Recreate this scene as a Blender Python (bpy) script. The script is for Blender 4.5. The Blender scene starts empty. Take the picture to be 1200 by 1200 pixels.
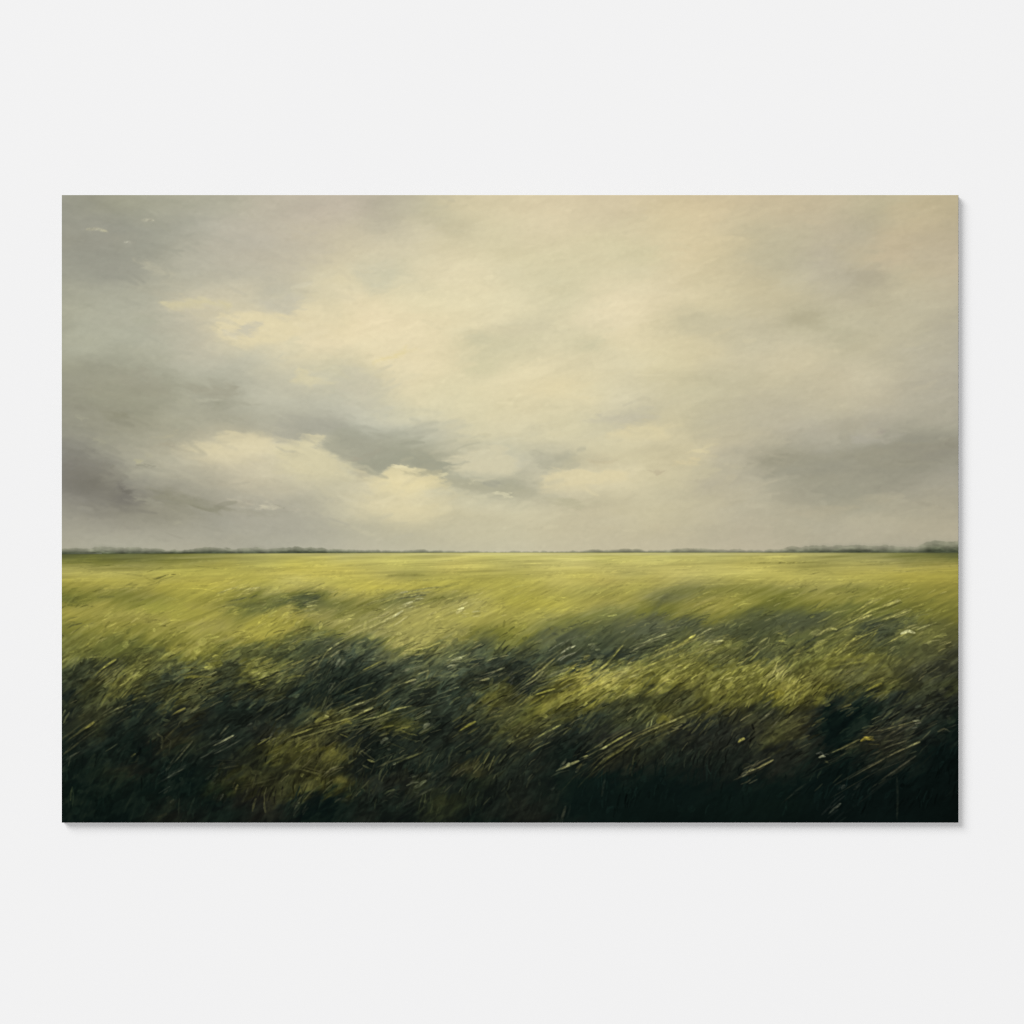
import bpy, math
import numpy as np

# ---------------------------------------------------------------- the print's picture, painted stroke by stroke
# One unit = 1/1050 of the print's width.  X0..X1, Y0..Y1 are the picture's own ruler; S = samples per unit.
X0, X1, Y0, Y1 = 72.4, 1123.2, 228.6, 964.0
S = 1.25
NX = int(round((X1 - X0) * S)) + 1
NY = int(round((Y1 - Y0) * S)) + 1
gx = np.linspace(X0, X1, NX, dtype=np.float32)
gy = np.linspace(Y0, Y1, NY, dtype=np.float32)
DX = gx[1] - gx[0]; DY = gy[1] - gy[0]
PX, PY = np.meshgrid(gx, gy)
rng = np.random.default_rng(11)

def hexc(h):
    return np.array([int(h[i:i + 2], 16) for i in (0, 2, 4)], np.float32)

SKY = """
240|76:969584 150:9c9b84 200:aaa891 250:b0ad97 300:b8b29b 350:bdb39f 400:bfb4a0 430:b7af9a 470:bcb49b 510:c2ba9c 550:cfc3a0 590:d5c7a3 640:d7c8a5 690:d3c4a2 750:d1c2a0 780:d0c09a 830:cfbe99 880:c8b998 930:c6b796 980:c2b495 1020:b9b192 1070:c1b28f 1115:bcae8c
268|76:979685 110:9a9888 150:989787 200:a3a290 250:b5b09c 300:bbb49f 350:bfb69f 410:c3baa0 430:bdb6a0 470:cfc4a3 510:c8bf9f 540:d0c6a3 590:d5caa6 640:d9cba8 690:d4c7a3 750:d3c6a2 780:d5c7a0 830:d5c39c 880:c7bb99 930:c0b597 980:bbb096 1010:b3ab93 1050:c1b18f 1115:b9ad90
295|76:989786 130:999887 180:a1a08d 230:b3af9a 290:bab39e 340:c2b9a1 430:d1c6a6 490:d6caa7 540:d6caa6 600:d2c8a4 650:d5caa5 700:d4caa5 750:d0c7a1 780:d6c6a0 830:cfc19b 880:bfb698 920:bcb395 970:b8ae98 1010:bcb193 1035:c3b292 1080:beb093 1115:beb094
320|76:9d9c89 130:9d9c8c 180:aaa893 230:b4b19b 270:b9b5a0 320:c2bba3 380:cfc6a5 415:d6cba5 430:cbc6ab 450:c9c6ac 500:dbcfac 550:dfd2ad 600:d8cda9 650:d3caa5 700:d6cba7 750:d6cca8 780:d6c8a3 820:d2c49e 870:c4b897 920:bdb598 970:bab199 1020:b2aa93 1050:bfb494 1115:bfb295
349|76:a5a48d 130:acab95 180:b1af98 210:c4bc9f 240:cbc1a1 270:cbc2a3 300:c3bda3 330:bfbca7 360:d0c7a4 400:e0d2ac 430:dccfa9 470:dcd1ab 510:dfd4ae 570:e1d5ae 620:d6cca8 670:d4cba7 700:dfd1ac 750:e2d3ae 780:dccda8 830:d3c69f 870:c8bc99 920:c5b996 970:beb497 1010:b9b094 1060:beb598 1115:bab197
375|76:a5a48d 130:b0af98 180:b2b09a 230:c1baa0 270:cdc4a2 310:d8cca7 350:d9cda7 400:e3d4ab 430:e6d5ae 480:e4d5ae 530:e2d4ac 580:ddd1ac 620:d3caa8 660:d8cda9 700:dfd1ad 750:e3d4ae 780:d8cba5 805:c7bf9f 840:c7be9f 890:c3b99b 940:b5ae91 980:bcb496 1030:beb598 1080:bcb396 1115:b4ac95
402|76:a1a08a 110:aeae96 160:abab95 200:b6b39b 240:c0baa2 260:cbc3a4 310:d6cba6 340:dbcfa9 380:e2d2aa 430:e5d6ad 480:e2d4ae 530:e0d1aa 565:cfc8a5 610:cfc7a5 650:d7cda9 690:d0c9a6 740:dfd1aa 780:dacda6 830:d2c59f 880:c6bd9f 930:c9be9e 980:bcb496 1030:bfb698 1080:b9b198 1115:b3ac97
428|76:9b9a82 130:a09e87 180:a9a890 220:b4b29c 260:bcb9a2 300:c7c2a6 340:d2c9a6 380:cfc8a6 415:c9c4a6 440:d5caa5 480:e2d4ad 530:dfd1a9 560:d2caa6 600:dfd2aa 650:dbcea8 700:d9cda8 750:d9cea9 780:d9cca2 820:d0c49f 880:c8be9f 930:cec19e 980:c3b99b 1030:bbb296 1080:b7af98 1115:b1aa97
450|76:969480 130:9c9a83 180:a2a189 230:acab95 280:b6b49e 340:c4bfa5 380:c6c1a6 430:c4c0a8 480:ddd0a9 530:d9cfa9 580:dfd2ab 620:e0d2a9 660:dfd0a5 700:d8cda7 750:d2c8a6 780:d0c59f 820:c5bd9c 880:c5bc9c 930:c6bc9c 980:c3b89b 1010:c7bd9f 1050:b9b097 1115:b0a995
470|76:93917d 130:99977f 180:9f9d85 230:a5a38d 250:a1a08c 290:b2b19b 340:bbb9a4 380:bab8a4 430:c3bfa9 470:cdc7a8 520:d9cfa9 580:dcd1aa 630:ddd0a8 700:d6cba7 760:c9c1a4 830:c5bc9b 880:bfb69a 930:bcb398 980:c0b698 1030:bab096 1080:b1aa94 1115:aca591
490|76:94927e 130:99967f 180:a09e85 230:a9a790 300:aeac98 350:b0ae9a 400:b5b29e 430:c1bea8 460:c7c2a8 500:cfc7a7 540:d6cca6 590:dacea7 640:d8cda6 690:cec6a5 730:c4bda3 760:c0b9a0 780:cac09d 830:beb69a 880:bfb699 930:bab198 980:b8b096 1020:b3ab95 1060:b0a993 1115:a8a18d
509|76:8e8c7d 120:9a9882 180:a4a18a 220:b0ab92 250:bcb598 280:c8be9c 320:bfb79b 345:a7a693 375:a8a797 410:a5a491 440:b0af9c 470:b7b5a1 510:c0bca6 550:cec6a4 600:d5caa5 650:d4caa4 700:cec5a3 750:d3c8a3 780:d3c7a0 820:c4ba99 880:c0b698 920:b3ab94 960:b4ac96 1000:aca58f 1030:aaa491 1070:a29d89 1115:a09b87
526|76:83827b 120:918f7f 160:a9a58c 200:b8b194 240:cfc5a0 280:dbcfa9 310:dacfa8 340:cfc7a3 370:d2c9a5 388:b5b298 415:a09f8f 440:a6a592 470:a5a592 510:b2b09b 545:c0ba9f 580:c4c0a7 620:c2bda3 650:c1bba2 700:d0c6a1 750:cfc49f 780:c7bc99 830:cfc29b 870:b9b097 900:aaa48d 950:a7a18d 1000:a39e8a 1050:9b9684 1115:949080
544|76:827f76 120:8e8b7c 160:a5a28a 200:b9b397 240:c5bc9c 280:cfc5a3 320:d1c8a5 360:cdc5a3 400:c2bc9d 430:a3a28e 460:a6a48f 485:aba993 512:a09f8b 540:bfbaa0 580:cbc5a8 620:c3bda4 650:b3af97 690:c5bc9c 750:ccc19c 780:cdc19b 820:c0b797 870:b0a993 900:a19c87 950:9c9885 1000:989482 1050:949180 1115:969281
562|76:827f74 115:797669 150:929080 200:a9a58e 250:b4ae95 300:c0b89c 350:c6be9e 400:c8c09f 430:d2c7a2 470:e1d3a6 505:d0c5a0 530:aeac95 560:b0ad97 590:aaa893 630:c3bca0 680:d9cda7 730:d6caa4 780:c6bc99 820:b8b09a 870:b5ad95 910:a6a08a 950:9e9984 1000:9b9784 1050:9a9583 1115:9f9988
580|76:8c897b 130:807c70 180:918e7e 230:a5a18c 280:b2ad96 330:b6b098 380:bcb69b 430:d0c6a2 470:e0d1a2 510:d6cba4 545:c2bb9d 580:b5b198 620:b5b097 660:c4bb9d 700:c4bb9c 750:cbc19e 780:c4ba99 830:bbb295 880:b9b095 920:aaa38b 960:a49e88 1000:9e9a85 1050:a39c87 1115:a69f8a
600|76:949180 140:8b8878 200:98957f 240:9c9987 290:aaa693 340:a9a592 380:b0ac97 430:cac19e 470:d8ca9e 520:cec49f 570:cbc2a0 620:cbc2a0 670:c3ba9b 720:c5bb9b 780:c5bb98 830:c0b697 880:b6ae94 930:b1a98f 970:aba48c 1020:b0a88d 1060:ada58b 1115:aba38b
622|76:a29e8a 140:a29e8a 200:a5a18c 250:a5a28e 300:a8a591 350:aba794 400:b2ae98 430:b9b49a 480:bdb69a 530:c4bb9b 580:c8bf9d 630:c9bf9d 690:c4ba9a 750:c2b898 830:bab195 880:b8ae94 930:b2aa90 980:b3ab92 1030:b5ab90 1080:b2a88d 1115:b1a78d
640|76:a9a58e 150:adaa93 250:aaa690 350:b0ac96 430:bab49b 500:bcb69c 600:c5bd9f 700:c2b89a 780:bfb598 880:bab096 950:b3aa91 1050:aea68f 1115:ada58e
"""
FIELD = """
652|76:62613f 110:68673f 150:6f6d48 200:7c7848 260:98924f 320:a79f55 400:b6ad62 500:bbb264 580:c3b967 700:bdb463 780:c0b767 850:b5ac60 950:a49c57 1000:9e9755 1050:847f4c 1115:706d45
662|76:8c8648 130:857f45 200:968f47 260:a69c4b 320:b0a653 340:b8ac52 400:bfb25a 470:c3b860 530:c3b55f 600:b9ae5f 680:cabd6c 740:bdb162 800:baae5f 870:bdb05c 950:a0974f 1000:b0a557 1050:aa9f55 1115:a5994d
672|76:a89e53 130:b2a755 200:b0a64f 260:b3a84f 320:bcaf55 340:c0b256 400:bcae54 460:a79d53 490:a0984f 540:b0a552 600:b5aa57 680:beb15a 740:b1a65b 800:c0b363 870:bfb35f 950:b1a655 1000:aea250 1060:aa9d48 1115:a49845
681|76:a69b48 130:b1a54c 200:afa34b 260:b4a74d 310:b5aa50 340:c0b45f 400:baae53 460:b7aa52 520:b3a84e 600:b5aa50 660:bfb25c 710:b7a957 770:aea254 830:a49b54 870:a99f4f 930:aea352 1000:a59b4c 1060:a19644 1115:9c903f
691|76:908840 130:938b44 200:a1973f 260:aea349 310:a59d50 340:a89e50 400:b0a450 450:b4a84d 490:aba04c 540:aaa04b 600:b0a54c 650:ada24f 700:a49b4e 760:9c944e 800:86814f 870:857f42 930:8a8447 1000:847e43 1060:8f8740 1115:8e843a
701|76:6f6d3c 130:7f7a3e 180:8c8543 230:9e953f 260:968e41 300:7b7741 340:666745 362:57593f 390:7d7946 430:938b48 460:7d7a4a 480:85804e 520:8c8649 570:a89e4f 600:ada349 660:aba14c 700:a2984a 750:958d4a 775:787450 810:847e4b 870:8c8540 920:7d793f 970:928a44 1010:8f8843 1060:827b3d 1115:877e39
710|76:8a8342 120:988f43 180:95903f 230:a09645 270:868044 300:6b6a42 325:6f6d44 345:636443 370:73704a 400:7a7647 440:857f48 470:8a8550 500:9b934e 550:a99f55 600:ada249 650:b0a54a 700:9b924a 745:8c8648 772:76723f 810:8d8545 870:8a8340 910:6e6c3c 960:7d7840 1000:6f6d40 1050:76723e 1115:7d7638
720|76:988e41 120:9a9145 170:9d9446 230:a0973f 270:938b43 310:8f8844 340:a0964a 400:8c854a 450:938c4f 500:a89e53 550:aba14f 600:a89e4a 650:979049 700:83804a 740:72704a 770:6f6d43 810:757143 850:77723f 870:656440 910:5a5b40 960:5d5e41 1010:75733f 1060:6f6c3f 1115:746e39
731|76:8b8440 130:8f8640 180:978e44 230:a0964a 270:978e47 330:a2983f 390:8c854a 430:8f894d 470:a49b52 530:a49b4f 600:9b9346 640:8a864b 690:6a6946 740:5d5d48 780:58594a 820:54553f 850:5b5b41 870:52533b 910:4f5140 950:555642 980:66653f 1020:50523f 1060:5b5b3f 1115:67633a
741|76:7f7a3f 130:8b8440 180:8b843f 230:989043 270:968d43 320:a0963f 345:857e45 367:5f6043 400:8a8449 440:8c864e 480:9b9350 540:8e874a 580:77733f 600:85803f 640:6a694a 690:585a42 740:565848 790:50523f 820:5b5b44 870:4a4d3a 910:575840 950:5c5c3f 990:62613f 1030:45483a 1060:6f6c45 1115:5d5a38
750|76:777340 130:7a7540 180:7c773c 230:8f8743 270:8c8444 310:908841 340:6f6d42 365:4f5241 400:6a6946 430:6a6a4a 470:999150 520:948d4e 560:6b6a48 600:74713f 640:5a5c48 690:4d5040 740:50523f 790:585941 820:6b6948 870:4a4c39 910:5a5b3e 950:5a5b3c 990:6a673f 1035:4b4d39 1070:62603d 1115:55523600
760|76:726f40 130:6b6a3b 180:6a683b 205:857e3f 250:7c773c 280:6b6a42 320:5a5b3d 345:51543d 380:4b4e3f 410:515543 440:4c5042 480:79764a 520:73714b 550:565945 590:5d5e40 640:4d503f 690:444839 720:3c413a 760:4d503f 800:62623f 830:77733f 870:4b4d38 910:5d5c3d 950:585839 990:726e3f 1040:515239 1080:55543a 1115:4a4834
770|76:64633d 130:66653a 180:5f5e3b 230:79743b 270:5c5b3d 310:5c5c3a 340:4b4f3b 370:454a3e 400:3c423b 430:464b42 460:5b5b46 500:585943 540:4f5345 580:44493d 610:4a4d3d 640:3f443b 670:41453b 710:3d423a 750:4b4e3d 790:68663f 830:69663f 870:4f5038 910:4d4e38 950:646239 1000:77713a 1040:5c5a38 1080:504f37 1115:403f32
780|76:4c4e36 130:55563a 180:66643d 210:4d4f38 240:5d5c3c 265:464836 290:6d6a3c 320:5f5e3b 340:454a3b 370:3e443b 400:333a37 440:3d433d 480:454a3f 520:484d41 560:3b413a 600:383e3a 640:454a3c 680:42463a 715:66653f 760:6b693f 790:76713f 840:57573b 870:63603a 910:67643a 950:686439 1000:605d39 1040:565437 1080:464536 1115:393931
793|76:414535 130:54533b 150:6b673a 190:424638 240:525239 265:3c4035 300:66633a 325:58583a 345:52533f 370:383e37 400:2b322f 440:343a35 480:42463a 520:454a41 560:3b4038 600:34393500 630:484a39 670:8b8340 710:99904b 750:7d773f 790:857e3f 830:716c3a 870:757039 910:6d6839 950:6a6438 1000:55533a 1040:5a5737 1080:424234 1115:393a2f
806|76:33382f 110:47472f 140:53502f 190:33382f 240:48472f 280:3b3e30 310:464733 345:343a30 380:2b332f 430:242b29 480:33382f 520:333a33 560:343931 585:504f34 605:2e332d 640:4b4a2f 670:7e763a 710:857d3c 750:726c36 790:6a6434 830:57532f 870:706b2f 910:6f6830 950:6b652f 990:4b4a2c 1030:4b492b 1080:35362a 1115:343526
820|76:2b312b 110:454630 150:30352c 180:3b3e30 200:4b492c 240:303731 290:2c3330 340:2e3530 380:2c3430 420:2a312d 470:2e3431 510:353b35 560:3f4232 580:57542f 605:3c3d2d 640:69632f 680:736c33 720:525030 760:494830 800:474630 840:5a562f 870:4d4a2b 915:605b29 950:524e2a 990:33362a 1030:24292600 1080:2e3028 1115:2a2c26
834|76:262c28 110:3a3b2c 150:272e2a 190:2b312c 220:3b3b2c 260:252c29 320:2a302c 350:2a312c 375:4a482f 420:3b3d2c 470:353a30 510:323832 560:383b2f 585:4b4930 600:42422c 640:585429 680:45442b 720:3b3c2c 770:4b4a2d 800:3d3d2b 845:3c3b29 870:3d3c29 900:33352a 940:3b3a2a 970:1b2322 1010:141f1e 1040:252925 1080:2a2d27 1115:191f1d
849|76:2c302a 110:363829 140:222924 190:2a2f28 230:282d28 260:232a27 320:2b2e29 345:30332a 380:444229 420:30342b 470:434428 510:242b2b 550:35382b 585:3d3e2c 600:42422a 640:3f3e29 680:282c26 720:32352a 760:3f3f2c 785:4f4b2e 810:2b2d28 850:2b2d27 870:33332900 920:3d3b28 945:34342a 970:0f1c1b 1010:161f1e 1050:262925 1080:242824 1115:121b1a
865|76:212822 120:212824 160:1c2522 190:2f2f24 240:262b24 290:242924 320:33322600 340:403f2a 380:3a3929 420:252b2a 450:242927 490:222829 530:2b302c 580:2f332a 605:383829 640:2b2e27 680:1f2524 720:302f28 750:2b2e26 790:2a2c25 830:242622 870:2a2b25 920:3b3a28 945:2c2d26 970:0e1a19 1010:25281f 1050:282923 1115:0f1817
882|76:1c2521 130:1b2521 170:172020 200:20261f 240:202722 280:262a22 315:454326 340:494728 385:55502b 420:242825 450:1b2222 480:262b24 510:252b2b 550:242b26 585:2a2f28 620:262b25 670:171f1d 710:282a20 750:25281f 790:23261f 840:1f2220 870:24272100 920:262822 950:22251f 985:161e19 1030:272820 1070:161c18 1115:0a1413
900|76:17221d 120:1b241d 150:252820 200:172120 240:1c2420 270:262922 300:2b2d21 325:2f3022 345:3a3927 380:3b3a25 420:1e2422 470:22282200 510:1c2422 550:39382800 580:2b3028 620:232823 680:191f1c 720:25271f 760:1b201c 800:1a201d 850:181d1a 890:20231e 920:20231e 970:0d1716 1020:191e19 1060:161c19 1115:091312
920|76:14201c 130:18211b 190:12201c 240:172019 280:31311f 325:32322200 365:46442900 400:43412600 430:252825 480:2f312700 520:1f2522 560:23292000 590:21262200 640:171e1b 690:0f1a18 740:111b17 800:0e1917 850:121a18 920:0f1a17 970:0a1614 1020:0b1513 1060:0b1513 1115:091312
940|76:10201a 140:141f1a 200:171f1a 250:151e1a 290:26262000 325:282820 345:1e231f 380:15201d 430:1e2420 470:1c2320 512:2e3224 560:1b211d 600:20231e 640:191f1b 690:0d1916 740:0c1815 800:0b1714 850:0f1916 920:0d1814 970:0a1513 1050:0b1412 1115:081110
960|76:0d1b17 140:0f1c18 200:1e211b 250:151d19 300:1f211c 340:1b1f1b 380:0f1b18 430:202420 480:171e1b 512:24281f 560:131b18 600:1d201b 650:171c18 690:0c1815 740:0b1714 800:0a1613 850:0d1613 920:0c1613 970:0a1412 1050:0b1412 1115:081110
"""

def parse(t):
    pts, cols = [], []
    for ln in t.strip().splitlines():
        y, rest = ln.split('|')
        for tok in rest.split():
            x, h = tok.split(':')
            pts.append((float(x), float(y))); cols.append(hexc(h[:6]))
    return np.array(pts, np.float64), np.array(cols, np.float64)

def resize(a, ny, nx):
    """bilinear resize of a 2-D or 3-D array"""
    h, w = a.shape[:2]
    yy = np.linspace(0, h - 1, ny); xx = np.linspace(0, w - 1, nx)
    y0 = np.minimum(yy.astype(int), h - 2); x0 = np.minimum(xx.astype(int), w - 2)
    fy = (yy - y0).astype(np.float32); fx = (xx - x0).astype(np.float32)
    if a.ndim == 3: fy = fy[:, None, None]; fx = fx[None, :, None]
    else: fy = fy[:, None]; fx = fx[None, :]
    r0 = a[y0]; r1 = a[y0 + 1]
    r = r0 * (1 - fy) + r1 * fy
    return r[:, x0] * (1 - fx) + r[:, x0 + 1] * fx

def rbf(t, ya, yb, sx, sy, step=3.0):
    """exact scattered interpolation of the colour notes; distances stretched by sx, sy"""
    p, c = parse(t)
    q = p / np.array([sx, sy])
    d = np.sqrt(((q[:, None] - q[None]) ** 2).sum(-1) + 0.3)
    m = c.mean(0)
    w = np.linalg.solve(d, c - m)
    nx = int((X1 - X0) / step) + 2; ny = int((yb - ya) / step) + 2
    ex = np.linspace(X0, X1, nx) / sx; ey = np.linspace(ya, yb, ny) / sy
    out = np.empty((ny, nx, 3), np.float32)
    for j in range(ny):
        dd = np.sqrt((ex[:, None] - q[None, :, 0]) ** 2 + (ey[j] - q[None, :, 1]) ** 2 + 0.3)
        out[j] = dd @ w + m
    return out

def sample(a, ya, yb, x, y):
    """bilinear lookup of a colour map that spans X0..X1 by ya..yb"""
    h, w = a.shape[:2]
    u = np.clip((x - X0) / (X1 - X0) * (w - 1), 0, w - 1.001)
    v = np.clip((y - ya) / (yb - ya) * (h - 1), 0, h - 1.001)
    i = u.astype(int); j = v.astype(int)
    fu = (u - i)[..., None]; fv = (v - j)[..., None]
    return ((a[j, i] * (1 - fu) + a[j, i + 1] * fu) * (1 - fv) + (a[j + 1, i] * (1 - fu) + a[j + 1, i + 1] * fu) * fv).astype(np.float32)

def vnoise(u, v, seed):
    r = np.random.default_rng(seed)
    t = r.standard_normal((256, 256)).astype(np.float32)
    i = np.floor(u).astype(int); j = np.floor(v).astype(int)
    fu = u - i; fv = v - j
    fu = fu * fu * (3 - 2 * fu); fv = fv * fv * (3 - 2 * fv)
    i0 = i % 256; i1 = (i + 1) % 256; j0 = j % 256; j1 = (j + 1) % 256
    return ((t[j0, i0] * (1 - fu) + t[j0, i1] * fu) * (1 - fv) + (t[j1, i0] * (1 - fu) + t[j1, i1] * fu) * fv).astype(np.float32)

def fbm(x, y, lx, ly, ang, seed, octaves=4, gain=0.55):
    """noise stretched to lx by ly along the direction ang (degrees, rising to the right is positive)"""
    a = math.radians(ang); c, s = math.cos(a), math.sin(a)
    u = (x * c - y * s); v = (x * s + y * c)
    out = 0; amp = 1.0; tot = 0
    for k in range(octaves):
        f = 2.0 ** k
        out = out + amp * vnoise(u * f / lx + 17.3 * k, v * f / ly + 5.1 * k, seed + k)
        tot += amp * amp; amp *= gain
    return out / math.sqrt(tot)

def smooth(a, b, x):
    t = np.clip((x - a) / (b - a), 0, 1)
    return t * t * (3 - 2 * t)

img = np.zeros((NY, NX, 3), np.float32)
HOR = 648.0
sky_map = rbf(SKY, 225, 652, 40, 20)
def blur(a, r, axis):                                   # box blur by running sums
    p = np.pad(a, [(r + 1, r) if k == axis else (0, 0) for k in range(a.ndim)], mode='edge').cumsum(axis, dtype=np.float64)
    n = a.shape[axis]; lo = np.take(p, np.arange(n), axis); hi = np.take(p, np.arange(n) + 2 * r + 1, axis)
    return ((hi - lo) / (2 * r + 1)).astype(np.float32)
lum = sky_map.mean(-1, keepdims=True); chroma = sky_map - lum
even = chroma
for k in range(3): even = blur(blur(even, 11, 1), 8, 0)
sky_map = lum + 0.4 * chroma + 0.6 * even               # the hue drifts slowly across the clouds
field_map = rbf(FIELD, 645, 968, 34, 12)

# ---- sky: broad soft scumbles, edges broken by the brush
wx = fbm(PX, PY, 70, 34, 8, 100, 5) * 9
wy = fbm(PX, PY, 80, 30, 8, 120, 5) * 5
fade = smooth(640, 600, PY)
sky = sample(sky_map, 225, 652, PX + wx * fade, PY + wy * fade)
n1 = fbm(PX, PY, 46, 12, 14, 140, 5, 0.62)
n2 = fbm(PX, PY, 30, 9, -10, 160, 4, 0.6)
side = smooth(600, 200, PX)
n = n1 * (1 - 0.5 * side) + n2 * (0.35 + 0.65 * side)
sky += (n * 1.6 * (0.35 + 0.65 * fade))[..., None] * np.array([1.0, 1.0, 0.9], np.float32)
n3 = fbm(PX, PY, 60, 20, 0, 180, 4)
sky += (n3 * 0.25)[..., None] * np.array([0.8, -0.1, -1.3], np.float32)

sky += np.array([-0.5, 0.0, 3.2], np.float32) + (smooth(250, 520, PX) * 1.5)[..., None] * np.array([0, 1, 0], np.float32)

# ---- field: the colour notes, pulled along the lean of the grass
dep = np.clip((PY - HOR) / (Y1 - HOR), 0, 1)
wa = fbm(PX, PY, 60, 14, 30, 200, 5)
amt = 1.5 + 5.5 * smooth(0.02, 0.4, dep)
fx_ = PX + wa * amt + fbm(PX, PY, 16, 6, 35, 230, 3) * amt * 0.5
fy_ = PY - wa * amt * 0.5 + fbm(PX, PY, 22, 6, 32, 210, 4) * (0.6 + 5 * smooth(0.05, 0.5, dep))
field = sample(field_map, 645, 968, fx_, np.clip(fy_, 648.5, 967))
g0 = fbm(PX, PY, 60, 2.6, 2, 240, 4)
g1 = fbm(PX, PY, 34, 3.2, 24, 250, 4, 0.65)
g2 = fbm(PX, PY, 30, 4.2, 36, 260, 4, 0.7)
g3 = fbm(PX, PY, 46, 5.0, 66, 270, 4, 0.65)
w0 = smooth(0.16, 0.04, dep); w3 = smooth(0.62, 0.92, dep)
w1 = (1 - w0) * smooth(0.42, 0.2, dep); w2 = np.clip(1 - w0 - w1 - w3, 0, 1)
th = lambda q: np.tanh(1.5 * q)
calm = 1 - 0.7 * smooth(870, 930, PY) * smooth(560, 720, PX)
g = g0 * w0 * 0.05 + g1 * w1 * 0.05 + th(g2) * w2 * 0.13 + th(g3) * w3 * 0.10 * calm
field = field * np.exp(g)[..., None]
blot = np.tanh(2.2 * fbm(PX, PY, 20, 9, 32, 280, 3, 0.6)) + 0.5 * np.tanh(2 * fbm(PX, PY, 8, 4, 42, 285, 2, 0.6))
field *= np.exp(blot * 0.15 * smooth(0.25, 0.5, dep) * calm)[..., None]

# keep the darks green, never blue
dk = smooth(110, 60, field[..., 1])
field[..., 2] = np.where(field[..., 2] > 0.90 * field[..., 1], field[..., 2] * (1 - dk) + np.minimum(field[..., 2], 0.90 * field[..., 1]) * dk, field[..., 2])
field[..., 0] = np.maximum(field[..., 0], (0.60 + 0.22 * smooth(22, 50, field[..., 1])) * field[..., 1])
mid = smooth(150, 112, field[..., 1])                       # shade of the grass is a green, not a grey
field[..., 0] *= 0.980 - 0.018 * mid; field[..., 2] *= 1 - 0.13 * mid * smooth(24, 60, field[..., 1])
cap = 0.92 - 0.10 * smooth(18, 34, field[..., 1]); dk2 = smooth(95, 70, field[..., 1])
field[..., 2] = np.where(field[..., 2] > cap * field[..., 1], field[..., 2] * (1 - dk2) + cap * field[..., 1] * dk2, field[..., 2])
field[..., 2] = np.maximum(field[..., 2] * (1 + 0.05 * smooth(100, 150, field[..., 1])), 0.46 * field[..., 1])
deep = smooth(0.2, 0.34, dep) * smooth(88, 48, field[..., 1]) * smooth(14, 30, field[..., 1]) * (1 - 0.8 * smooth(560, 660, PX))
field *= (1 - 0.13 * deep)[..., None]
botx = np.interp(gx, [72, 200, 400, 600, 1123], [649.3, 648.8, 648.2, 647.8, 647.8])
img[:] = np.where((PY < botx[None] - 0.4)[..., None], sky, field)

# cloud shapes: polygons with a crisp or a soft upper and lower edge, roughened by the brush
E1 = fbm(PX, PY, 14, 5, 6, 500, 4, 0.6); E2 = fbm(PX, PY, 18, 6, -14, 520, 4, 0.6)
def patch(pts, col, alpha, st, sb):
    pts = np.asarray(pts, np.float32); pad = max(st, sb) + 6
    x0 = max(int((pts[:, 0].min() - pad - X0) / DX), 0); x1 = min(int((pts[:, 0].max() + pad - X0) / DX) + 2, NX)
    y0 = max(int((pts[:, 1].min() - pad - Y0) / DY), 0); y1 = min(int((pts[:, 1].max() + pad - Y0) / DY) + 2, NY)
    bx = PX[y0:y1, x0:x1] + E1[y0:y1, x0:x1] * 4.0; by = PY[y0:y1, x0:x1] + E2[y0:y1, x0:x1] * 2.0
    d = np.full(bx.shape, 1e9, np.float32); ins = np.zeros(bx.shape, bool)
    n = len(pts)
    for k in range(n):
        ax, ay = pts[k]; qx, qy = pts[(k + 1) % n]; ex, ey = qx - ax, qy - ay
        t = np.clip(((bx - ax) * ex + (by - ay) * ey) / max(ex * ex + ey * ey, 1e-6), 0, 1)
        d = np.minimum(d, np.hypot((bx - ax - t * ex) * 0.7, by - ay - t * ey))
        if ay != qy:
            ins ^= ((ay > by) != (qy > by)) & (bx < (qx - ax) * (by - ay) / (qy - ay) + ax)
    sd = np.where(ins, d, -d)
    f = np.clip((by - pts[:, 1].min()) / max(np.ptp(pts[:, 1]), 1), 0, 1)
    soft = st * (1 - f) + sb * f
    a = np.clip(0.5 + sd / np.maximum(2 * soft, 0.5) , 0, 1); a = a * a * (3 - 2 * a)
    a = (np.clip(a * (1 + 0.16 * E2[y0:y1, x0:x1]), 0, 1) * alpha)[..., None]
    img[y0:y1, x0:x1] = img[y0:y1, x0:x1] * (1 - a) + hexc(col) * a
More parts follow.
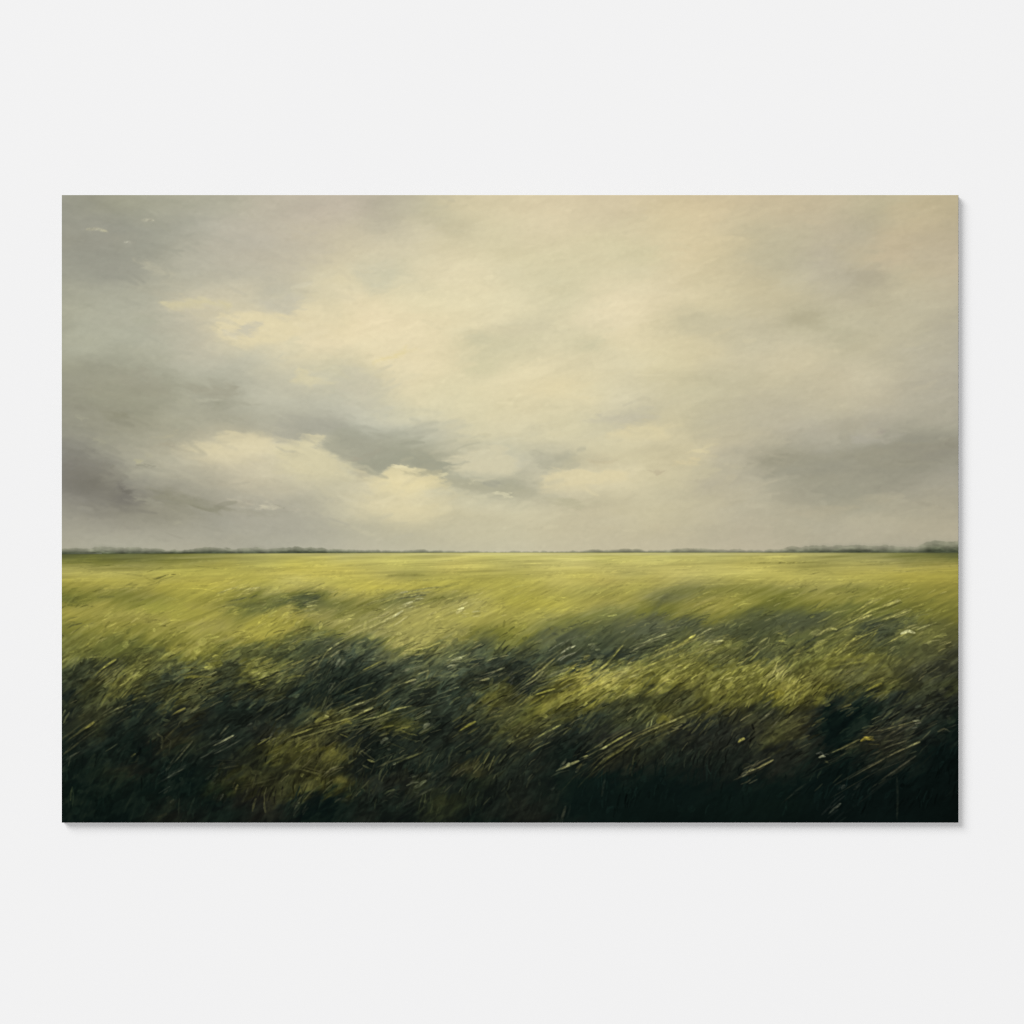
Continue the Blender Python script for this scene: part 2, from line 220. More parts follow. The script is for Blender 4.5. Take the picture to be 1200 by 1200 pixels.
CLOUDS = """
120,310 150,306 172,318 150,326 118,322|9a998b|.5|6|6
160,305 185,313 208,322 200,327 175,318|b9b59e|.6|5|5
190,356 210,350 245,349 272,355 268,362 240,359 200,362|d0c7a1|.75|4|5
150,370 185,372 188,378 160,380|a9a994|.5|4|4
255,370 300,366 340,371 350,385 330,402 290,406 262,397 250,385|dfd3ac|.75|4|6
262,389 280,385 290,380 304,379 303,386 290,393 274,393|c4bfab|.75|4|4
300,352 320,350 350,347 346,361 335,369 315,362|c4bfaa|.8|6|3
335,396 350,392 352,408 338,406|d3ccac|.5|4|4
352,430 372,446 366,452 345,447|d8cea6|.5|4|4
400,425 425,432 445,450 430,470 395,455|c9c3ab|.5|8|8
130,440 160,430 185,439 198,452 190,463 150,456|9d9a87|.45|6|7
215,453 250,449 275,452 282,460 268,467 230,462|a19e8a|.7|6|4
232,468 262,466 264,470 240,471|b5b39d|.7|2.5|2.5
250,474 266,471 263,478 252,479|9b9a86|.75|2.5|4
204,468 222,466 224,478 208,476|b0ae97|.5|4|5
120,483 150,484 148,491 122,491|8c8a75|.6|4|4
178,514 196,509 208,503 200,512|b8b293|.6|3|3
185,522 200,519 198,524|a59d86|.5|3|3
210,525 240,516 272,505 300,506 320,511 318,530 270,540 225,534|d9cea8|.6|3.5|14
310,500 318,512 330,517 348,516 353,507 384,508 404,498 380,488 340,488|a9a797|.65|12|2.5
320,521 350,517 354,508 383,509 379,514 370,520 380,528 393,537 405,542 400,560 350,562 322,545|d5cca6|.65|2|12
330,531 352,530 360,535 340,537|c4bd9f|.6|3|4
371,521 384,514 400,508 422,512 445,525 470,535 455,546 440,553 430,553 415,542 393,534 380,527|a2a18e|.75|8|2.5
402,538 430,536 420,541|a79f8b|.5|2|2
418,549 436,546 434,562 416,562|b6af94|.5|3|4
425,546 440,532 458,529 500,536 543,543 530,549 512,555 497,554 485,546 470,543 456,546 444,555 430,553|9e9e8a|.8|9|2
430,562 450,555 458,548 470,545 482,546 492,551 499,557 511,558 522,566 505,571 480,574 455,570|e0d3a4|.6|2|9
436,570 470,566 512,562 520,568 480,582 450,580|dccfa1|.35|6|6
425,584 452,578 470,584 440,590|c9c09e|.45|3|3
480,586 520,580 548,584 510,592|cbc29f|.4|3|3
472,552 490,553 505,550 515,553 500,558 485,559 474,557|b5af90|.7|2.5|2.5
460,547 470,545 482,546 490,550 470,550|e3dab2|.75|1.5|2
517,540 535,531 555,526 570,521 590,524 602,535 600,558 560,556 530,554 526,550 545,542|cfc8a9|.85|2.5|6
512,556 521,553 525,557 518,560|d3cca6|.8|2|2
514,562 530,560 548,562 562,565 570,563 590,568 612,571 622,577 605,582 585,579 565,577 545,573 530,568|aeab92|.8|3.5|4
560,564 575,563 590,569 570,570|a09f8e|.6|2|3
583,579 592,577 599,583 590,584|d6d0ae|.6|1.5|1.5
548,564 560,563 556,568|cbc7a8|.7|2|2
625,529 645,535 672,532 660,542 640,552 630,545|b1ae97|.7|7|3
632,566 640,556 652,550 690,552 735,551 730,562 690,572 640,574|dacea6|.75|2.5|8
600,577 625,572 628,580 610,583|b3af95|.65|3|4
640,584 667,585 690,594 686,597 650,589|b5b092|.65|3|3
735,498 760,495 778,500 780,512 740,515 712,511|dbcfa6|.65|5|8
690,493 735,484 772,488 730,496|c2bca4|.7|5|4
690,536 720,536 715,543 695,543|bdb292|.5|4|4
765,553 775,552 776,557 768,557|b9ae91|.7|2.5|2.5
803,530 818,527 834,520 836,523 820,532|d6cba4|.75|2|2
785,540 822,539 820,543 790,544|d6c9a0|.6|2.5|4
860,546 900,531 1000,529 1124,514 1124,540 1070,566 1000,580 930,592 905,570|9b9784|.22|6|16
866,547 905,531 960,533 1020,528 1060,520 1124,513 1124,524 1060,534 990,541 920,545|98947f|.4|2.5|6
905,560 960,556 1010,562 950,572|9d9984|.3|3|5
1010,545 1060,538 1110,540 1050,552|97937f|.35|3|5
1000,585 1030,578 1060,582 1030,590|b5ad92|.35|3|3
920,600 980,592 1010,596 960,606|b6ad92|.35|3|4
995,512 1010,505 1025,508 1035,517 1005,520|afab9c|.6|5|4
1027,502 1037,504 1036,510 1028,509|a0978b|.6|3|3
1052,528 1090,522 1124,515 1124,532 1080,540|8f8b7d|.45|8|8
75,522 100,524 130,550 150,562 160,590 140,592 125,580 100,573 75,566|7c796d|.5|10|10
135,565 155,571 160,590 138,592|75726a|.6|5|7
142,572 155,573 152,578 144,578|6c695f|.6|2.5|3
175,573 192,570 210,579 250,590 272,596 235,598 200,590 180,584|8a8873|.6|5|3.5
222,594 245,594 274,597 240,600|878571|.75|2.5|2
160,583 176,586 188,591 170,590|9e9c89|.65|3|3
120,556 150,558 145,566 122,563|8d8a7c|.5|3|4
144,563 158,566 150,569|8f8d80|.7|2|2
112,513 119,514 127,519 120,520|a5a38c|.7|2.5|2.5
142,523 152,524 150,528|a7a58f|.7|2.5|2.5
155,537 168,538 168,542 160,542|b3af8f|.8|2|1.5
160,544 176,542 175,547 162,547|858371|.7|1.5|3
128,547 136,548 134,551|82806e|.7|2|2
90,488 98,492 94,495|a5a38c|.7|2|2
205,596 218,600 230,607 215,604|a3a08c|.6|3|3
208,608 216,608 216,613 208,612|a9a68f|.6|2.5|2.5
250,597 270,594 295,597 320,600 345,600 300,605|9d9a87|.5|3|4
285,584 297,587 292,589|a9a28e|.6|2|2.5
270,586 295,590 285,593|c0b8a0|.6|2.5|2.5
302,595 315,590 326,593 318,597|c9c3a9|.8|3|2
324,592 330,592 328,595|8e8c79|.8|1.5|1.5
335,594 360,598 350,601|b9b39e|.5|3|3
995,316 1040,318 1036,335 1010,333|aea68e|.5|7|7
930,364 958,370 964,386 928,380|b2ab8e|.55|6|7
575,384 610,377 640,374 645,386 600,396|cbc3a4|.5|8|8
545,390 575,388 575,404 550,402|c7c2a3|.5|6|8
680,400 705,396 700,410 682,410|c8c3a3|.5|6|6
540,424 580,422 575,438 545,440|d0caa6|.5|6|6
430,330 458,325 455,340 432,342|c7c4ab|.5|7|6
440,424 462,414 478,406 474,416 450,424|dfd09b|.6|4|4
800,372 850,372 860,392 835,402 805,388|c4bc9d|.45|6|8
"""
for ln in CLOUDS.strip().splitlines():
    p, c, al, st, sb = ln.split('|')
    patch([tuple(map(float, q.split(','))) for q in p.split()], c, float(al), float(st), float(sb))

# ---- far tree line on the horizon
TX = [72, 90, 105, 120, 135, 160, 185, 197, 205, 215, 232, 240, 250, 262, 275, 285, 300, 312, 330, 345, 360, 385, 400, 440, 480, 510, 540, 600, 680, 700, 715, 735, 750, 768, 785, 815, 825, 860, 890, 915, 928, 940, 955, 975, 990, 1003, 1020, 1040, 1060, 1075, 1086, 1095, 1110, 1124]
TT = [643.5, 642, 643, 640.5, 641.5, 642, 642.5, 645, 643.5, 645, 642.5, 641, 640.8, 642.5, 643.5, 641.8, 641.5, 643.5, 642, 641, 642, 643.2, 643.5, 645, 644.8, 644.8, 646, 646.3, 645.5, 643.6, 644.2, 643, 643.6, 644.6, 643.8, 642.2, 643.8, 644.2, 644.6, 643.5, 640.5, 641, 638.8, 640, 639.2, 637.5, 640, 639, 641, 641, 635, 632.8, 635.2, 634.5]
TD = [.95, .8, .8, .7, .75, .75, .8, .9, .95, .9, .85, .85, .85, .85, .8, .8, .8, .85, .9, .95, .9, .85, .8, .65, .6, .6, .42, .4, .5, .6, .6, .62, .6, .6, .6, .6, .6, .5, .55, .62, .68, .7, .76, .74, .78, .85, .76, .72, .72, .74, .85, .95, .85, .85]
top = np.interp(gx, TX, TT) + fbm(gx[None], 0 * gx[None], 7, 7, 0, 300, 3)[0] * 0.55
den = np.minimum(np.interp(gx, TX, TD) * 1.12, 1)
bot = botx
cov = smooth(-0.7, 0.7, PY - top[None]) * smooth(0.9, -0.9, PY - bot[None])
low = smooth(0.0, 1.0, (PY - top[None]) / np.maximum(bot - top, 1)[None])
tn = fbm(PX, PY, 9, 3, 0, 310, 3)
tcol = (hexc('757862') * (1 - low)[..., None] + hexc('424936') * low[..., None]) * np.exp(tn * 0.14)[..., None]
a = (cov * den[None] * (0.55 + 0.45 * low))[..., None]
img = img * (1 - a) + tcol * a
haze_t = np.interp(gx, [72, 90, 120, 190, 200, 280, 300, 330, 345, 920, 960, 1010, 1060, 1123], [0, .5, .8, .2, 0, .2, .7, .4, 0, 0, .6, .7, .5, .2])
a = (smooth(5, 2, np.abs(PY - top[None] - 1)) * haze_t[None] * 0.28)[..., None]
img = img * (1 - a) + hexc('908f7e') * a
# pale line of light where the far field meets the trees
pale = np.interp(gx, [72, 260, 340, 560, 640, 800, 900, 1000, 1123], [0, 0, .35, .7, .8, .75, .5, .2, 0])
a = (np.exp(-((PY - bot[None] - 1.6) / 1.3) ** 2) * pale[None] * 0.55)[..., None]
img = img * (1 - a) + hexc('cfc692') * a

# ---- brush strokes
NZ = fbm(PX, PY, 7, 2.4, 30, 600, 3, 0.7); NC = fbm(PX, PY, 5, 2.2, 35, 610, 3, 0.7)
def stroke(pts, w, col, alpha=1.0, soft=0.8, taper=0.08, tex=1.0, fade=0.0):
    """one brush stroke along pts, w wide in the middle, thinning to its ends"""
    pts = np.asarray(pts, np.float32)
    if isinstance(col, str): col = hexc(col)
    pad = w + soft + 1.5
    x0 = int((pts[:, 0].min() - pad - X0) / DX); x1 = int((pts[:, 0].max() + pad - X0) / DX) + 2
    y0 = int((pts[:, 1].min() - pad - Y0) / DY); y1 = int((pts[:, 1].max() + pad - Y0) / DY) + 2
    x0 = max(x0, 0); y0 = max(y0, 0); x1 = min(x1, NX); y1 = min(y1, NY)
    if x1 <= x0 or y1 <= y0: return
    bx = PX[y0:y1, x0:x1]; by = PY[y0:y1, x0:x1]
    L = np.sqrt(((pts[1:] - pts[:-1]) ** 2).sum(1)); T = max(L.sum(), 1e-3); acc = 0
    cov = np.zeros_like(bx)
    for k in range(len(L)):
        ax, ay = pts[k]; dx, dy = pts[k + 1] - pts[k]
        t = np.clip(((bx - ax) * dx + (by - ay) * dy) / max(L[k] ** 2, 1e-4), 0, 1)
        d = np.hypot(bx - ax - t * dx, by - ay - t * dy)
        s = (acc + t * L[k]) / T
        sp = s ** (1 + fade)                               # a leading stroke swells towards its tip
        prof = taper + (1 - taper) * np.sqrt(np.clip(4 * sp * (1 - sp), 0, 1))
        hw = 0.5 * w * prof
        cov = np.maximum(cov, np.clip((hw + soft * 0.5 - d) / soft, 0, 1) * np.minimum(1, 0.4 + prof) * (1 - fade * 0.75 * (1 - s)))
        acc += L[k]
    cov = cov * cov * (3 - 2 * cov)
    a = (np.clip(cov * (1 - 0.08 * tex + 0.30 * tex * NZ[y0:y1, x0:x1]), 0, 1) * alpha)[..., None]
    cc = col * np.exp(NC[y0:y1, x0:x1] * (0.10 * tex))[..., None]
    img[y0:y1, x0:x1] = img[y0:y1, x0:x1] * (1 - a) + cc * a

def curve(x, y, ln, ang, bend):
    a0 = math.radians(ang - bend); a1 = math.radians(ang + bend)
    mx = x + 0.5 * ln * math.cos(a0); my = y - 0.5 * ln * math.sin(a0)
    return [(x, y), (mx, my), (mx + 0.5 * ln * math.cos(a1), my - 0.5 * ln * math.sin(a1))]

base = img.copy()
def at(x, y):
    return base[min(max(int((y - Y0) / DY), 0), NY - 1), min(max(int((x - X0) / DX), 0), NX - 1)]

# loose grass: thousands of small strokes that lean with the wind
def loose(nn, ya, yb, ln, wd, ang, spread, up, dn, alpha, pow_=1.0):
    for k in range(nn):
        x = rng.uniform(X0 - 10, X1 + 5); y = ya + (yb - ya) * rng.random() ** pow_
        l = ln * rng.uniform(0.5, 1.5); c = at(x + l * 0.3, max(y - l * 0.2, 653)).copy()
        m = math.exp(rng.normal((up + dn) / 2, (up - dn) / 2))
        c = c * m
        if m > 1: c = c * (1 - 0.12) + 0.12 * np.array([c[0] * 1.04, c[1] * 1.02, c[2] * 0.8])
        stroke(curve(x, y, l, rng.normal(ang, spread), rng.normal(-4, 5)), wd * rng.uniform(0.6, 1.4), np.clip(c, 6, 225), alpha * rng.uniform(0.4, 1.0), 0.9)

# sky: soft scumbled dabs that carry colour across its neighbours
for k in range(1100):
    x = rng.uniform(X0, X1) if k % 3 else rng.uniform(X0, 660)
    y = rng.uniform(Y0, 625) if k % 3 else rng.uniform(470, 622)
    if k % 7 == 0: x, y = rng.uniform(850, X1), rng.uniform(500, 600)
    lo = 1.0 if (x < 680 and y > 330) or (x > 840 and y > 490) else 0.5
    c = at(x, y) * math.exp(rng.normal(0, 0.024 * lo))
    tilt = (-16 if x < 420 else 6) if y > 460 else (-14 if x < 330 else 14)
    stroke(curve(x, y, rng.uniform(8, 38), rng.normal(tilt, 9), rng.normal(0, 9)), rng.uniform(2, 7), c, rng.uniform(.2, .6), rng.uniform(3, 7), 0.05, 0.0)
for k in range(2200):
    x = rng.uniform(X0, X1); y = rng.uniform(Y0, 636)
    c = at(x + rng.normal(0, 9), min(y + rng.normal(0, 5), 638)).copy()
    tilt = -12 if x < 420 else 10
    stroke(curve(x, y, rng.uniform(8, 34), rng.normal(tilt, 12), rng.normal(0, 8)), rng.uniform(2, 6), c * math.exp(rng.normal(0, 0.012)), rng.uniform(.15, .5), rng.uniform(2, 5), 0.08, 0.0)

def dabs(nn, ya, yb, ln, wd, ang, spread, sig, alpha):
    for k in range(nn):
        x = rng.uniform(X0 - 5, X1 + 5); y = rng.uniform(ya, yb)
        c = at(x + rng.normal(0, 7), y + rng.normal(0, 5)) * math.exp(rng.normal(0, sig))
        if y > 880 and x > 640: c = at(x, y) * math.exp(rng.normal(0, sig * 0.4))
        stroke(curve(x, y, ln * rng.uniform(.5, 1.5), rng.normal(ang, spread), rng.normal(0, 10)), wd * rng.uniform(.6, 1.6), np.clip(c, 5, 220), alpha * rng.uniform(.4, 1), 1.6)
CLUMPS = np.array([[345, 735, 40, 18], [430, 765, 55, 25], [520, 760, 50, 22], [490, 700, 60, 12], [640, 800, 60, 25], [720, 790, 60, 28],
    [790, 765, 50, 22], [850, 765, 50, 25], [920, 775, 60, 28], [990, 750, 60, 28], [1050, 735, 45, 22], [900, 810, 60, 20], [1030, 870, 50, 30],
    [400, 850, 60, 25], [480, 860, 60, 30], [560, 870, 50, 40], [330, 790, 50, 22], [150, 800, 60, 25], [250, 790, 70, 25], [370, 900, 60, 35], [740, 860, 60, 28]], float)
def spot(share):
    if rng.random() < share:
        m = CLUMPS[rng.integers(len(CLUMPS))]
        return rng.normal(m[0], m[2]), rng.normal(m[1], m[3])
    return rng.uniform(X0 - 8, X1 + 4), 690 + 265 * rng.random() ** 1.1

def quiet(x, y):                                        # the smooth dark corner, low on the right
    return 0.8 if (y > 890 and x > 620) or (x > 960 and y > 815 and x < 1000) or (x < 330 and y > 900) else 1.0

ANG = resize(rng.standard_normal((9, 12)).astype(np.float32), 60, 84)
def sway(x, y):
    a = 11 * ANG[min(max(int((y - Y0) / (Y1 - Y0) * 59), 0), 59), min(max(int((x - X0) / (X1 - X0) * 83), 0), 83)]
    a += 24 * math.exp(-((x - 385) / 45) ** 2 - ((y - 805) / 35) ** 2)        # steeper stems left of centre
    a += 34 * float(smooth(860, 930, np.float32(y)))                            # and upright ones along the bottom
    return a

def mottle(nn):                                         # broken olive and dark touches of a dry brush
    for k in range(nn):
        x, y = spot(0.45)
        if y < 755: continue
        u = at(x + rng.normal(0, 4), y + rng.normal(0, 4)); q = quiet(x, y)
        m = math.exp(rng.normal(0.04, 0.24) * q)
        stroke(curve(x, y, rng.uniform(3, 13), rng.uniform(-10, 80), rng.normal(0, 22)), rng.uniform(4, 11), np.clip(warm(u, m), 4, 200), rng.uniform(.25, .6), 2.6, 0.3, 1.1)

def warm(u, m):                                         # a lighter touch leans to olive yellow, a darker one to deep green
    c = u * m
    if m > 1.04:
        l = c[0] * 0.4 + c[1] * 0.6; k = min(0.55, (m - 1) * 1.3) * float(smooth(25, 60, np.float32(l)))
        c = c * (1 - k) + l * np.array([1.02, 1.0, 0.56]) * k
    return c * min(1, 176 / max(c[0], c[1], 1))

def tuft(x, y, near):
    u = at(x, y).copy(); q = quiet(x, y)
    lean = rng.normal(19 + 17 * near, 8) + sway(x, y) * near; lift = rng.normal(0.0, 0.07 + 0.15 * near) * q
    for k in range(int(rng.integers(4, 9))):
        ox, oy = rng.normal(0, 5 + 3 * near), rng.normal(0, 2.5 + 2 * near)
        m = math.exp(lift + rng.normal(0, 0.07 + 0.15 * near) * q)
        c = warm(u, m)
        stroke(curve(x + ox, y + oy, rng.uniform(6, 15) + 6 * near, rng.normal(lean, 7), rng.normal(-5, 6)),
               rng.uniform(1.0, 1.9) + 0.9 * near * rng.random(), np.clip(c, 4, 215), rng.uniform(.35, .85), rng.uniform(.8, 1.2), 0.1, 0.7)

loose(500, 657, 690, 26, 1.1, 4, 4, 0.06, -0.08, 0.45)
loose(350, 680, 735, 14, 1.1, 16, 6, 0.08, -0.11, 0.45)
def patches(nn):                                        # flat touches of the broad brush under the blades
    for k in range(nn):
        x, y = spot(0.4)
        if y < 730: continue
        u = at(x + rng.normal(0, 5), y + rng.normal(0, 4)); q = quiet(x, y)
        nr = float(smooth(720, 810, np.float32(y)))
        c = warm(u, math.exp(rng.normal(-0.03, 0.10 + 0.15 * nr) * q))
        stroke(curve(x, y, rng.uniform(4, 12), rng.normal(34, 28) + sway(x, y), rng.normal(0, 16)), rng.uniform(2.2, 4.8), np.clip(c, 4, 210), rng.uniform(.3, .75), 1.2, 0.12, 1.0)
mottle(700)
patches(1200)
for k in range(1000):
    x, y = spot(0.5)
    tuft(x, y, float(smooth(700, 840, np.float32(y))))
mottle(450)
patches(500)
for k in range(1150):                                    # thin crisp blades catching the light, and thin dark gaps
    x, y = spot(0.75)
    if not 690 < y < 945: continue
    u = at(x, y).copy(); near = float(smooth(690, 830, np.float32(y))); q = quiet(x, y)
    if q < 1 and rng.random() < .7: continue
    if rng.random() < 0.62:
        mix = rng.uniform(.12, .40) * (1.0 if y < 850 else 0.75)
        c = u * (1 - mix) + np.array([194, 184, 120]) * mix; c = c * min(1, 184 / c.max())
    else:
        c = u * (1 - rng.uniform(.12, .5) * (0.35 + 0.65 * near))
    stroke(curve(x, y, rng.uniform(6, 13) + 7 * near * rng.random(), rng.normal(21 + 11 * near, 7) + 0.6 * sway(x, y) * near, rng.normal(-2, 4)), rng.uniform(.9, 1.6), c, rng.uniform(.45, .9), .8, 0.1, 0.6)

